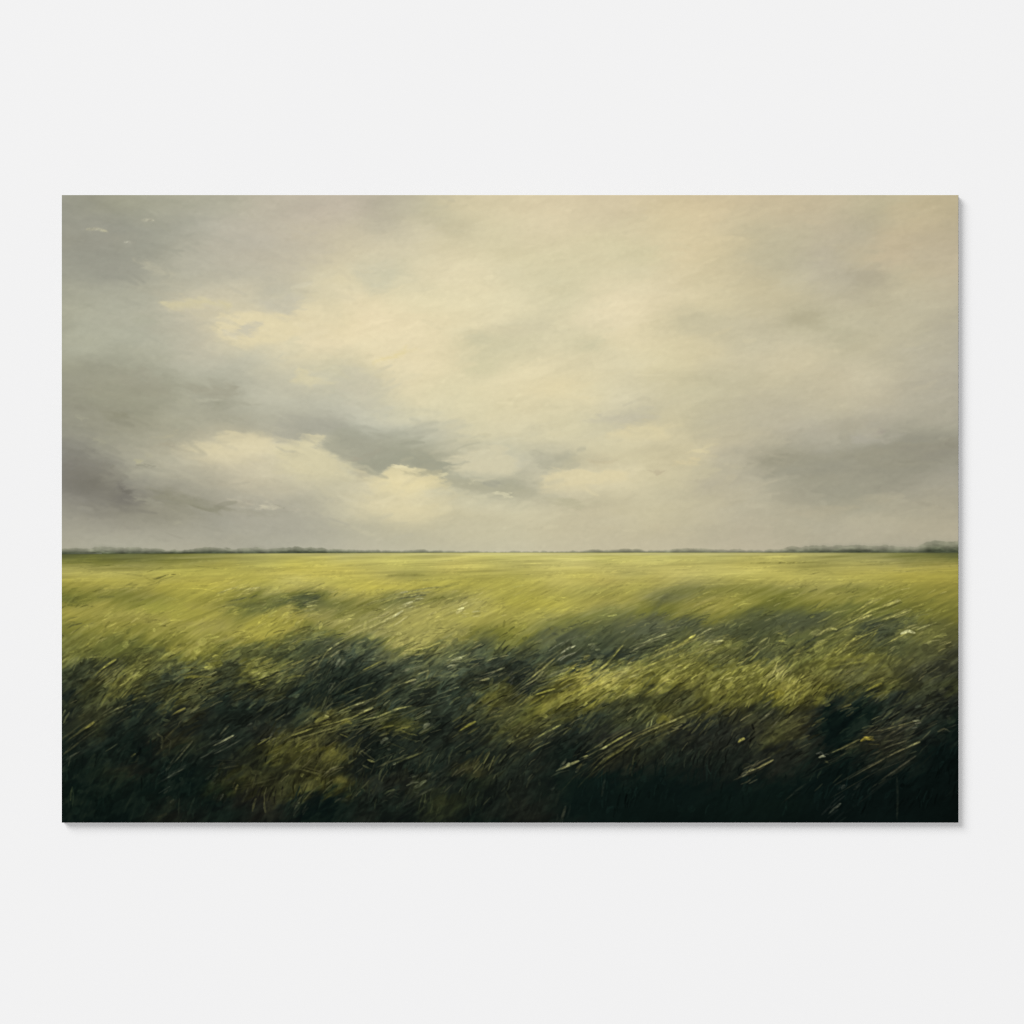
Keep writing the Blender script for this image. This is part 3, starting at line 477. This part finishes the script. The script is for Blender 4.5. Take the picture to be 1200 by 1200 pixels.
# leading strokes, each placed by hand:  x,y x,y ... | width | colour | opacity | softness
MARKS = """
100,269 114,268 127,272|4|c0bb9d|.7|2.5
118,269 126,271|2|c6c1a0|.5|2
165,258 181,258|4|b3af99|.7|2.5
145,284 159,284|3|a9a796|.7|2
178,680 188,677 195,674|2|57572c|.85|1
195,674 215,672|1.3|bbae58|.6|1
168,676 182,682|1.2|8b8340|.4|1
254,696 266,691 280,688|1.7|cfc47c|.8|1
281,695 292,690 306,688|2.2|d0c580|.85|1
305,688 330,686|1.2|b0a65c|.6|1
250,700 265,694|1.3|beb468|.6|1
262,706 276,703 290,700|2.5|585a40|.7|1.5
290,702 302,697|2.2|5a5b40|.6|1.5
300,706 312,704|1.8|a9a060|.7|1
318,705 332,703|2|9c986a|.6|1
264,708 300,711|5|6f6f46|.45|4
113,700 135,699|3|65643a|.6|2
78,704 92,706|3|6a683a|.5|2
150,705 172,702|2|77743a|.5|2
76,739 84,733 97,730|2|5d5c38|.75|1.2
114,788 126,779 137,772|2.6|a8a256|.85|1
108,794 118,786|1.8|8f8a48|.7|1
167,775 177,771|2.4|a09b56|.8|1
159,719 169,713|1.4|b9ae5c|.7|1
96,759 108,752|1.6|9f984a|.6|1
78,766 90,762|2|97934c|.6|1
193,761 209,760|8|8f863f|.5|5
215,795 225,793 236,793|2.4|9c943f|.85|1
304,779 312,775 320,771|4|958e49|.7|2
280,792 290,783 298,779|3|8c8744|.6|2
322,757 330,752|2|7b7845|.6|1
336,700 352,697 369,695|1.3|a19c66|.85|1
334,706 350,702|1.3|8a8654|.7|1
359,711 372,709|2.2|c4bd80|.85|1
366,702 376,699|2.5|34392f|.6|1.5
348,709 362,705|2.5|3b4035|.6|1.5
340,712 352,714|1.6|b0a75e|.6|1
440,709 460,702 482,698 500,698|1.2|aba366|.75|1
448,705 470,697 492,692|1.2|a49c56|.7|1
462,702 484,699 500,697|2.5|4f5240|.7|1.2
470,709 484,705|2.8|d9d1a0|.9|1
486,702 497,701|1.8|c5bf94|.75|1
424,740 437,734 449,728 474,714|2|c8be82|.85|1
456,726 464,721 473,715|2.2|e0d8a6|.9|1
446,731 458,724|1.8|d6cc92|.7|1
369,791 375,776 384,762 399,752 424,740|1.6|a09a62|.5|1
384,763 391,757 398,753|2.8|cdc68e|.9|1
350,783 362,775 376,769|1.6|8a8556|.7|1
462,718 485,711 508,703|1.3|c3b96e|.6|1
518,721 531,716 543,712 558,705|1.8|c9bf78|.8|1
535,715 544,712|2.8|e0d8a0|.9|1
553,717 563,716|2.2|d2c98e|.75|1
518,704 532,700 549,696|1.3|b7ad64|.7|1
520,707 548,700|2|74724a|.6|1.2
500,693 520,688 538,684|2|85804a|.55|1.5
451,675 475,673 500,674|4|8f884a|.6|2.5
528,775 534,772 542,771|3.2|cbc89c|.9|1
528,777 520,780|1.5|8d8a62|.5|1
414,791 430,783 450,773|1.7|a09a54|.85|1
330,787 343,779 357,773|2.2|8a8550|.75|1
330,797 345,792 358,792|2.5|7f7b42|.7|1.5
360,782 373,774|2.2|8d8a60|.75|1
357,776 366,771|2|77764f|.6|1
393,780 399,771|3.4|878a74|.7|1.5
404,765 410,760|2.2|6f7158|.6|1
488,791 503,785|2.2|a8a374|.8|1
503,785 499,798|1.8|8a8555|.7|1
477,799 488,796|2.8|c2bd92|.9|1
549,778 567,771|3.5|2b312e|.6|2
557,773 568,771|2|8f8c66|.75|1
561,798 574,795|2.8|a6a172|.85|1
566,791 578,787 592,782|1.8|908d6a|.75|1
615,801 628,790 637,783 651,771|2.2|a39d64|.85|1
630,793 637,786|3.2|b0aa74|.7|1.2
656,767 664,761 675,756|2.4|d0cba8|.9|1
635,794 652,788 669,782|1.8|8f8c64|.75|1
689,756 697,754|3|8d8f6e|.75|1.2
697,762 704,761|3.4|8f9170|.75|1.2
687,798 699,788 711,778 731,755|2|a8a25a|.8|1
700,787 712,777|3.2|bfb76c|.75|1.2
676,784 690,776|1.8|84825a|.6|1
745,758 753,754 761,750 783,742|2|c0bb88|.85|1
762,766 778,758 795,750|1.8|a59f5c|.75|1
777,769 788,761 799,754 816,743|3|b3ab5c|.8|1.2
803,753 815,744|3.4|bfb766|.6|1.2
815,747 824,741 834,736|1.7|bdb888|.8|1
824,758 836,754 849,750|2|b8b174|.75|1
836,752 848,750|2.2|d4cd90|.8|1
827,765 839,765|4.5|b0a862|.75|1.5
778,771 784,758|2|a09a56|.6|1
648,799 664,793 681,788|2|a89f54|.75|1
716,801 745,786 770,776 798,764|1.9|ada55a|.75|1
736,795 749,790|2.4|c2ba7e|.75|1
763,722 772,708 784,695|7|62634a|.45|6
770,708 800,690 850,686|6|6d6c46|.35|6
815,713 824,709 834,706|1.3|b7ad5c|.65|1
800,722 820,712 845,703|1.2|a79e54|.6|1
783,731 795,724 807,720|2.2|474a3c|.6|1.2
770,738 790,731|1.2|77764c|.5|1
640,727 655,724|4|6a6944|.45|3
646,742 655,744|3|474b40|.5|2
710,690 724,687 738,685|1.5|7f7a45|.55|1
704,704 718,698 730,693|1.4|857f45|.5|1
915,659 880,660 960,659|2|8f8748|.5|1.5
959,745 966,739 974,736 982,738|3|bab370|.85|1.2
977,739 1000,728 1022,715 1056,703|2.4|c2b96e|.85|1
1004,727 1022,720|2.8|d2c880|.75|1
1038,711 1056,703|2.2|d8ce8c|.85|1
995,722 1010,712 1024,703|1.6|b4ac60|.75|1
985,727 1003,716|1.3|a09853|.6|1
1031,728 1042,724 1053,720 1069,714|2.1|c8bf78|.85|1
1069,712 1083,708|1.4|b3ab5c|.7|1
1035,756 1045,751 1053,747 1063,741|2.1|b3ac66|.8|1
1055,743 1064,739 1073,742|4.2|dfd9a8|.95|1.2
1074,738 1082,735 1090,732|2|c8c184|.85|1
1090,732 1098,729|1.2|99945c|.5|1
985,763 995,753 1005,745|2.1|b8b060|.8|1
993,756 1010,746 1029,738|1.6|a8a158|.7|1
1000,768 1015,754 1028,740|1.6|97914e|.65|1
970,744 985,737 1000,731|2.4|3c4036|.5|1.5
1008,734 1030,731 1052,726|3.5|3a3f36|.5|2.5
1026,750 1040,744|4|3a3f38|.5|3
888,756 893,751 900,747|2.1|a8a36c|.8|1
871,769 880,763 888,757|2|8f8d5c|.75|1
912,751 920,751|2.8|a39d56|.7|1.2
912,774 923,763 935,753|2.2|2f3328|.65|1.2
940,757 950,750 960,745|2.2|22272a|.7|1.2
941,763 958,752|2|2a2f2a|.6|1.2
945,764 958,757 971,751|1.8|a39d54|.75|1
931,766 943,757|1.8|8f894a|.6|1
968,782 986,779 1017,774|3|918b47|.65|1.5
968,768 981,763|2.2|ada556|.75|1
912,780 925,770 938,765|1.8|8c8648|.6|1
921,697 936,694|1.6|b8af60|.75|1
945,695 958,690|2.4|716e3e|.6|1.5
868,685 880,682|1.4|c0b66a|.6|1
930,682 938,681|1.4|c5bb70|.6|1
76,870 87,862 98,854 112,844|2.6|625f3c|.75|1.2
98,855 111,846|3|8f8849|.85|1.2
126,837 136,831 149,826|2.1|7e7b54|.85|1
110,845 130,834|1.2|55543a|.5|1
152,822 161,818 171,815|2.4|716d3e|.8|1
76,892 84,886 93,881|2.2|494c3e|.8|1
75,805 88,798 100,793|2|4f513a|.6|1.2
200,839 208,834 218,829|2.5|8b8348|.9|1
188,838 196,834|2.5|5c5835|.6|1.2
244,877 258,870 275,861|2.4|8f8d70|.9|1
256,863 262,856 268,850|2.1|50513e|.75|1
204,894 214,882 226,868|2|5a5a44|.75|1
192,914 203,907 216,900|2.2|585a4c|.75|1
152,888 159,883|2.2|5a5734|.7|1
183,859 190,864 189,878|3|504f38|.65|1.5
168,848 176,842|2.4|4a4a33|.6|1.2
289,851 296,847|2.2|4f5246|.7|1
315,867 319,859|2.6|6d6c58|.7|1.2
310,886 322,880 332,872|5|66622e|.65|3
318,893 332,888|2|595631|.6|1.2
248,914 256,906|2.2|4a4c3c|.7|1
256,901 280,897|2|454431|.55|1.2
275,927 279,919|2.6|6a653e|.75|1.2
286,920 310,916 328,910|2.2|454430|.55|1.5
257,940 262,930|3|4a4c3f|.6|1.5
199,941 204,936|3|4f4f40|.65|1.5
184,958 196,953|3|3c3c2a|.6|2
131,804 138,797 145,791|4|847e3e|.65|2
126,812 134,802|3|6b6738|.5|2
148,795 152,800|3|7c7742|.5|1.5
275,801 288,797 300,803|4|66642f|.55|2.5
270,818 282,810|2|585833|.55|1.2
313,812 321,806 330,800|2|55573f|.7|1
330,869 342,862 354,858 367,853|2.2|87824a|.85|1
366,854 388,848 412,841 438,829|2.1|a29c5c|.9|1
424,834 438,829|2.6|b5b07c|.8|1
414,846 428,843 443,840 464,831 483,827|2.1|ada86c|.9|1
388,838 408,829 428,822|1.6|8c8958|.8|1
414,827 426,823|2|aaa77c|.7|1
438,820 450,812 464,803|1.9|736f44|.75|1
464,804 487,796|2.2|8f8b5c|.75|1
368,847 377,842 386,839|5|918c4c|.8|2
380,838 386,840|2.4|c0bb82|.7|1
366,850 390,845|2.5|7a7540|.6|1.5
371,862 372,880|3|5d5a34|.75|1.5
375,836 379,826 383,816|3|565940|.7|1.5
386,811 390,803 393,799|3|666852|.75|1.5
386,832 390,822|4|464b3c|.6|2
336,838 343,831|3|4b4f40|.65|1.5
330,810 340,802 346,796|3|4c4f38|.5|2
399,849 406,845 413,848|5|8a833f|.75|2
398,860 408,864|2|77723c|.6|1
441,856 452,852 462,850|2.2|75713c|.75|1
443,863 456,859|2|66633a|.7|1
460,858 472,853 482,851|3|7b763e|.75|1.4
468,855 480,860 490,862|2|7a7540|.7|1
462,852 476,850|2|66633a|.6|1.2
496,837 505,834|2.1|929278|.85|1
496,854 499,850 504,848|5|80806a|.75|2
448,867 455,865|4|727560|.75|1.6
514,814 526,809 538,805|1.9|7c7d5e|.8|1
545,814 553,812|3|5f6250|.6|1.5
564,823 572,817 583,815|10|6c6937|.7|4
566,827 590,832|3|2c312b|.5|2
536,858 547,851 558,845|3|948e44|.85|1.3
547,833 551,828 556,825|4|75704a|.7|1.8
566,845 578,840 590,838|2.5|66623a|.6|1.4
560,870 572,860 582,846|2.2|5a5a3e|.6|1.2
575,880 584,872|3|55533a|.5|1.6
458,897 476,889 496,881|2.5|6f6f48|.8|1.2
459,896 464,894|3.2|969678|.8|1.2
430,890 439,893|3|8a8856|.8|1.2
424,880 432,886|2|55553a|.6|1.2
378,908 388,901 400,896|2|7c7856|.8|1
350,901 362,904 374,907|2.4|625f3a|.65|1.2
376,890 387,884 396,880|11|5f5b30|.6|5
336,879 346,884|13|524f2b|.6|6
352,923 362,918 374,922|13|535130|.65|5
390,918 398,912 407,916|8|5b572f|.7|3
330,906 344,897 352,893|3|54522f|.6|2
484,923 492,919 500,914|3.2|868968|.85|1.2
482,912 490,908|2.4|5f624f|.75|1.2
496,910 504,906|2.4|595c4a|.7|1.2
449,932 456,927 463,925|2.4|54583f|.75|1.2
505,912 518,903 528,895|2.5|41443a|.6|1.4
528,910 540,902 556,898|4|55523a|.55|2
512,922 526,911|2.4|3c4034|.6|1.4
507,945 516,938 522,944|13|363926|.6|6
344,951 347,945 351,940|2.6|5b5d47|.75|1.2
392,938 402,936 408,939|4|35382f|.6|2
470,946 484,938 494,930|2.5|363a33|.6|1.4
604,811 616,803 628,796|2.1|8d8a64|.8|1
596,800 603,793|2|66675a|.6|1
624,815 637,811 651,807|2.6|b5ad54|.8|1.2
607,828 616,821 625,815|2.1|8f8948|.75|1
619,827 628,821 638,815|1.8|ada34c|.8|1
650,806 666,796 690,790|2|b0a758|.7|1
660,817 680,808 706,797|2.2|aaa04a|.7|1.2
690,806 705,799 720,793|2|b5ac5a|.7|1
732,800 745,793|3.5|a0974a|.65|1.6
728,806 737,802|8|958c42|.6|4
663,806 667,804|5|4b4a2c|.6|3
626,867 640,858 658,849|2.1|9e9b60|.9|1
618,877 628,865|1.4|6b6a48|.6|1
648,858 658,852 670,846|4.5|171e1f|.6|2
600,862 618,846 640,834|2|6b6637|.6|1.2
592,852 606,842|2|66633a|.6|1.2
655,903 666,897 679,891|3.4|a39f6c|.9|1
663,900 668,894|4|b5b182|.6|1.4
678,889 689,885|1.7|8e8a5a|.8|1
674,902 682,895|2|6a673f|.7|1
701,880 713,873 725,866 741,857|2.2|a09c5c|.9|1
703,879 712,874|2.8|b5b07c|.6|1
687,912 702,895 725,879 748,864|2.6|68653c|.8|1.4
700,899 715,887 732,877|2.2|75713f|.65|1.2
747,865 765,855 792,843 816,833|2|8e8854|.85|1
783,847 793,843|2.3|c2ba7a|.9|1
769,847 777,841 785,844|8|7f7a38|.75|3
770,836 786,832|2|35372a|.6|1.4
835,815 843,811 853,812|8|7b743c|.75|3
846,818 855,818|3|5c582f|.5|2
760,870 785,864|2|3f3f2c|.5|2
782,860 784,858|4|6a6a50|.6|2
705,934 707,922 709,912|3|2c332d|.7|1.8
592,926 598,938 604,948|3|303427|.6|1.8
645,926 650,922|3|363c34|.6|1.8
658,960 661,950 663,944|3|3f4135|.7|1.6
594,950 600,935|3|2f3329|.5|2
1011,812 1021,806 1034,800|2.6|a59d4c|.9|1.2
1015,808 1034,801|3.5|8b843f|.5|1.4
978,808 992,801|2|6b6738|.6|1.2
896,819 901,813 908,810|2|a79c48|.8|1
908,818 914,812 920,814|10|7f7730|.65|4
936,810 945,803|2|938b42|.75|1
864,812 872,806|6|7f7731|.5|3
955,800 965,795|2|827b3c|.6|1
984,831 990,828 998,825|2.6|6b653e|.85|1.2
880,854 893,843 908,832|2.2|4f4e3c|.7|1.2
890,845 902,836|2.2|7c785e|.8|1
864,871 868,867 873,865|4.2|a39a56|.85|1.4
873,906 888,900 907,890|2.5|928a5e|.9|1
873,906 884,901|2.8|aea474|.8|1
959,888 964,886 968,887|3|b0ab90|.9|1.2
966,891 971,894|2.5|5c583c|.6|1.4
968,885 986,877 1008,866|2|6e6844|.85|1
990,879 1004,871|3|57523a|.6|1.6
1008,869 1015,865 1025,867|4.4|ab973f|.9|1.4
1012,864 1024,864|2|bca84c|.7|1.2
1022,860 1040,854 1076,844|2|736e4c|.85|1
1069,845 1078,844|2.4|a3a184|.85|1.2
1035,865 1050,856 1063,848|2.2|57523e|.75|1.2
1020,858 1034,855|1.6|66604a|.7|1
995,913 1017,900 1047,883 1079,869|2.1|6c664a|.85|1
1062,876 1079,869|2.4|918c62|.85|1
1028,880 1046,873 1063,868|1.8|5b5742|.75|1
1016,886 1032,880|2|4b4838|.7|1.2
1012,900 1028,893|2|4b4838|.7|1.2
1015,928 1033,914 1053,900 1078,882|2.1|4f4c3e|.8|1.1
1040,910 1055,902 1068,892|4|33352a|.6|2
970,955 977,948 986,941|3.2|50534a|.8|1.2
986,925 990,919|3|50524a|.7|1.3
1000,926 1008,920|2.4|3b3d35|.7|1.2
1051,908 1052,935 1051,962|3|272d27|.7|1.8
1098,858 1106,854 1112,856|2.6|5a5742|.8|1.2
1110,853 1122,849|1.8|3f3f36|.7|1.1
1104,833 1112,830|2.2|454940|.7|1.2
1071,830 1080,826|3|50564a|.75|1.3
1085,838 1098,826 1110,818|2|3a3e34|.6|1.2
920,938 935,925 945,918|2|2f332b|.6|1.4
1108,934 1118,924|2|161e1b|.6|1.4
"""
marks = []
for ln in MARKS.strip().splitlines():
    p, w, c, al, so = ln.split('|')
    marks.append(([tuple(map(float, q.split(','))) for q in p.split()], float(w), hexc(c), float(al), float(so)))
under = img.copy()
for pts, w, c, al, so in marks:                        # the stems that run beside each leading stroke, and the gaps under it
    if pts[0][1] < 650 or w > 4 or so > 1.7: continue
    P = np.array(pts); d = P[-1] - P[0]; L = np.hypot(*d)
    if L < 6: continue
    nrm = np.array([-d[1], d[0]]) / L
    m = P.mean(0); u0 = under[min(max(int((m[1] - Y0) / DY), 0), NY - 1), min(max(int((m[0] - X0) / DX), 0), NX - 1)]
    bright = c.sum() > u0.sum() * 1.1
    far = smooth(660, 740, m[1])
    if bright:
        stroke(P + nrm * (1.6 + 0.4 * w) + rng.normal(0, .5, 2), w * 1.5, u0 * 0.70, 0.45 * al * far + .06, 1.8)
        stroke(P - nrm * (1.2 + 0.5 * w) + rng.normal(0, .5, 2), w * 1.1, u0 * 0.75, 0.35 * al * far, 1.6)
    for k in range(int(rng.integers(4, 8))):
        off = rng.normal(0, 6.5); sh = rng.uniform(-0.5, 0.5)
        q = P[0] + (P - P[0]) * rng.uniform(.5, 1.25) + nrm * off + d * sh
        q[-1] += nrm * rng.normal(0, 1.5)
        mix = rng.uniform(.2, .6)
        stroke(q, max(1.0, w * rng.uniform(.4, .8)), u0 * (1 - mix) + c * mix, al * rng.uniform(.35, .75), 1.2)
for pts, w, c, al, so in marks:
    L = math.hypot(pts[-1][0] - pts[0][0], pts[-1][1] - pts[0][1])
    lead = pts[0][1] > 650 and so <= 1.5 and L > 8 and pts[-1][1] < pts[0][1] - 2 and c.sum() > 200
    if pts[0][1] > 650: c = c * np.array([0.90, 0.92, 0.86])
    stroke(pts, w * (0.92 if lead else 0.85), c, al * (0.92 if lead else 1.0 if w > 6 else 0.78), so * 1.3, 0.05, 1.3 if so < 2 else 1.0, 0.5 if lead else 0.0)

# the printer's sharpening
for r, amt in ((2, 0.16), (5, 0.14)):
    soft_ = blur(blur(blur(blur(img, r, 1), r, 0), r, 1), r, 0)
    img = img + (img - soft_) * (amt * (0.4 + 0.6 * smooth(640, 700, PY)))[..., None]
# the ink bleeds a little into the print
kx = img.copy(); kx[:, 1:-1] = 0.9 * img[:, 1:-1] + 0.05 * (img[:, :-2] + img[:, 2:])
img = kx.copy(); img[1:-1] = 0.9 * kx[1:-1] + 0.05 * (kx[:-2] + kx[2:])
low = img.mean(-1, keepdims=True)
img = img - 2.0 * smooth(60, 25, low) * smooth(2, 12, low)      # ink pools in the darks
# soft mottling of the pigment
img *= np.exp(fbm(PX, PY, 5, 3.5, 20, 400, 2) * 0.006)[..., None]
img = np.clip(img, 2, 250) / 255.0
lin = np.where(img <= 0.04045, img / 12.92, ((img + 0.055) / 1.055) ** 2.4)

# ---------------------------------------------------------------- building the place
sc = bpy.context.scene
col = sc.collection
U = 0.90 / (X1 - X0)                       # metres per unit: a print 90 cm wide
W2 = 0.45; H2 = (Y1 - Y0) * U / 2          # half width and half height
CX = ((X0 + X1) / 2 - 600) * U             # the print's middle, measured from the middle of the view
CZ = (600 - (Y0 + Y1) / 2) * U
DEPTH = 0.0071                             # a rigid board, some 7 mm thick, flat against the wall
WALL_ALB = 0.80
PIGMENT = 1.015 * WALL_ALB / 0.879                 # the wall reads 0.879: pigments are measured against it

def material(name, rough=0.7, spec=0.0):
    m = bpy.data.materials.new(name); m.use_nodes = True
    b = m.node_tree.nodes['Principled BSDF']
    b.inputs['Roughness'].default_value = rough
    b.inputs['Specular IOR Level'].default_value = spec
    return m, m.node_tree, b

# painted wall with the faintest roller texture
wm, nt, b = material('matt wall paint', 0.9)
tc = nt.nodes.new('ShaderNodeTexCoord'); nz = nt.nodes.new('ShaderNodeTexNoise')
nz.inputs['Scale'].default_value = 3.0; nz.inputs['Detail'].default_value = 3.0
cr = nt.nodes.new('ShaderNodeValToRGB')
cr.color_ramp.elements[0].color = (0.796, 0.796, 0.797, 1); cr.color_ramp.elements[1].color = (0.804, 0.804, 0.805, 1)
nt.links.new(tc.outputs['Object'], nz.inputs['Vector']); nt.links.new(nz.outputs['Fac'], cr.inputs['Fac'])
nt.links.new(cr.outputs['Color'], b.inputs['Base Color'])

pm, nt, b = material('printed pigment', 0.65)
at_ = nt.nodes.new('ShaderNodeVertexColor'); at_.layer_name = 'pigment'
nt.links.new(at_.outputs['Color'], b.inputs['Base Color'])

em, nt, b = material('brushed grey board edge', 0.6)
nz = nt.nodes.new('ShaderNodeTexNoise'); nz.inputs['Scale'].default_value = 40.0
cr = nt.nodes.new('ShaderNodeValToRGB')
cr.color_ramp.elements[0].color = (0.22, 0.225, 0.225, 1); cr.color_ramp.elements[1].color = (0.27, 0.275, 0.275, 1)
nt.links.new(nz.outputs['Fac'], cr.inputs['Fac']); nt.links.new(cr.outputs['Color'], b.inputs['Base Color'])

def mesh_obj(name, verts, faces, mat, parent=None):
    me = bpy.data.meshes.new(name); me.from_pydata(verts, [], faces); me.update()
    o = bpy.data.objects.new(name, me); col.objects.link(o); me.materials.append(mat)
    if parent: o.parent = parent
    return o

def box(x0, x1, y0, y1, z0, z1):
    v = [(x, y, z) for x in (x0, x1) for y in (y0, y1) for z in (z0, z1)]
    f = [(0, 1, 3, 2), (4, 6, 7, 5), (0, 4, 5, 1), (2, 3, 7, 6), (0, 2, 6, 4), (1, 5, 7, 3)]
    return v, f

# the wall stands in the plane y = 0 (its face), the camera looks along +y
v, f = box(-4, 4, 0.0, 0.12, -3, 3)
wall = mesh_obj('wall', v, f, wm)
wall['kind'] = 'structure'; wall['label'] = 'plain off-white wall behind the landscape print'; wall['category'] = 'wall'

art = bpy.data.objects.new('landscape_print', None); col.objects.link(art)
art.location = (CX, 0, CZ - H2); art.empty_display_size = 0.1
art['label'] = 'frameless landscape print of windswept green field under cloudy cream sky, hanging on white wall'
art['category'] = 'wall art'

v, f = box(-W2 + 0.0003, W2 - 0.0003, -DEPTH + 0.0003, 0.0, 0.0003, 2 * H2 - 0.0003)
board = mesh_obj('backing_board', v, f, em, art)

# the printed face: a sheet with its wrapped rim, one colour sample per vertex
vx = np.linspace(-W2, W2, NX); vz = np.linspace(2 * H2, 0, NY)
VX, VZ = np.meshgrid(vx, vz)
co = np.empty((NY * NX, 3), np.float32)
co[:, 0] = VX.ravel(); co[:, 1] = -DEPTH; co[:, 2] = VZ.ravel()
idx = np.arange(NY * NX).reshape(NY, NX)
q = np.stack([idx[:-1, :-1], idx[1:, :-1], idx[1:, 1:], idx[:-1, 1:]], -1).reshape(-1, 4)
ring = np.concatenate([idx[0, :-1], idx[:-1, -1], idx[-1, :0:-1], idx[:0:-1, 0]])     # the outline, wrapped back over the edge
rc = co[ring].copy(); rc[:, 1] += 0.0005
n0 = len(co); nr = len(ring); r0 = np.arange(nr); r1 = (r0 + 1) % nr
q = np.concatenate([q, np.stack([ring[r0], ring[r1], n0 + r1, n0 + r0], -1)])
co = np.concatenate([co, rc])
me = bpy.data.meshes.new('printed_picture')
me.vertices.add(len(co)); me.vertices.foreach_set('co', co.ravel())
me.loops.add(q.size); me.loops.foreach_set('vertex_index', q.ravel().astype(np.int32))
me.polygons.add(len(q)); me.polygons.foreach_set('loop_start', np.arange(0, q.size, 4, dtype=np.int32))
me.update(calc_edges=True)
ca = me.color_attributes.new('pigment', 'FLOAT_COLOR', 'POINT')
flat = lin.reshape(-1, 3) * PIGMENT
rgba = np.ones((len(co), 4), np.float32); rgba[:, :3] = np.concatenate([flat, flat[ring]])
ca.data.foreach_set('color', rgba.ravel())
me.materials.append(pm)
pic = bpy.data.objects.new('printed_picture', me); col.objects.link(pic); pic.parent = art
# ---------------------------------------------------------------- light: lamps of a studio, far behind the camera
def area(name, loc, size, power):
    l = bpy.data.lights.new(name, 'AREA'); l.shape = 'DISK'; l.size = size; l.energy = power
    l.color = (1, 1, 1)
    o = bpy.data.objects.new(name, l); col.objects.link(o); o.location = loc
    d = -np.array(loc, float); 
    import mathutils
    o.rotation_euler = mathutils.Vector(d).to_track_quat('-Z', 'Y').to_euler()
    return o

# irradiance of a disk lamp facing the wall's middle: E = P / pi / d^2 * cos  (P watts, Lambertian emitter)
def lamp(name, direction, dist, size, share):
    d = np.array(direction, float); d /= np.linalg.norm(d)
    cosw = -d[1]
    target = 0.879 / WALL_ALB * math.pi * share
    area(name, tuple(d * dist), size, target * math.pi * dist * dist / cosw)

AMB, KEY, FRONT = 0.222, 0.495, 0.336
lamp('key_lamp', (-1.0, -1.0, 1.0), 120.0, 76.0, KEY)
lamp('front_lamp', (0.0, -1.0, 0.0), 60.0, 1.5, FRONT)
w = bpy.data.worlds.new('World'); sc.world = w; w.use_nodes = True
bg = w.node_tree.nodes['Background']
k = 0.879 / WALL_ALB * AMB
bg.inputs['Color'].default_value = (1, 1, 1.0, 1); bg.inputs['Strength'].default_value = k

# ---------------------------------------------------------------- camera
cd = bpy.data.cameras.new('camera'); cam = bpy.data.objects.new('camera', cd); col.objects.link(cam)
D = 4.0
cam.location = (0, -D, 0); cam.rotation_euler = (math.pi / 2, 0, 0)
cd.sensor_width = 36.0
half = 600 * U
cd.lens = 18.0 * (D - DEPTH) / half
cd.clip_end = 200
sc.camera = cam
sc.render.resolution_x = sc.render.resolution_y = 1024

vs = sc.view_settings
vs.view_transform = 'Standard'; vs.look = 'None'; vs.exposure = 0; vs.gamma = 1; vs.use_curve_mapping = False
sc.cycles.use_denoising = False
sc.cycles.use_adaptive_sampling = False
sc.cycles.max_bounces = 2
sc.cycles.filter_width = 1.2
sc.render.film_transparent = False
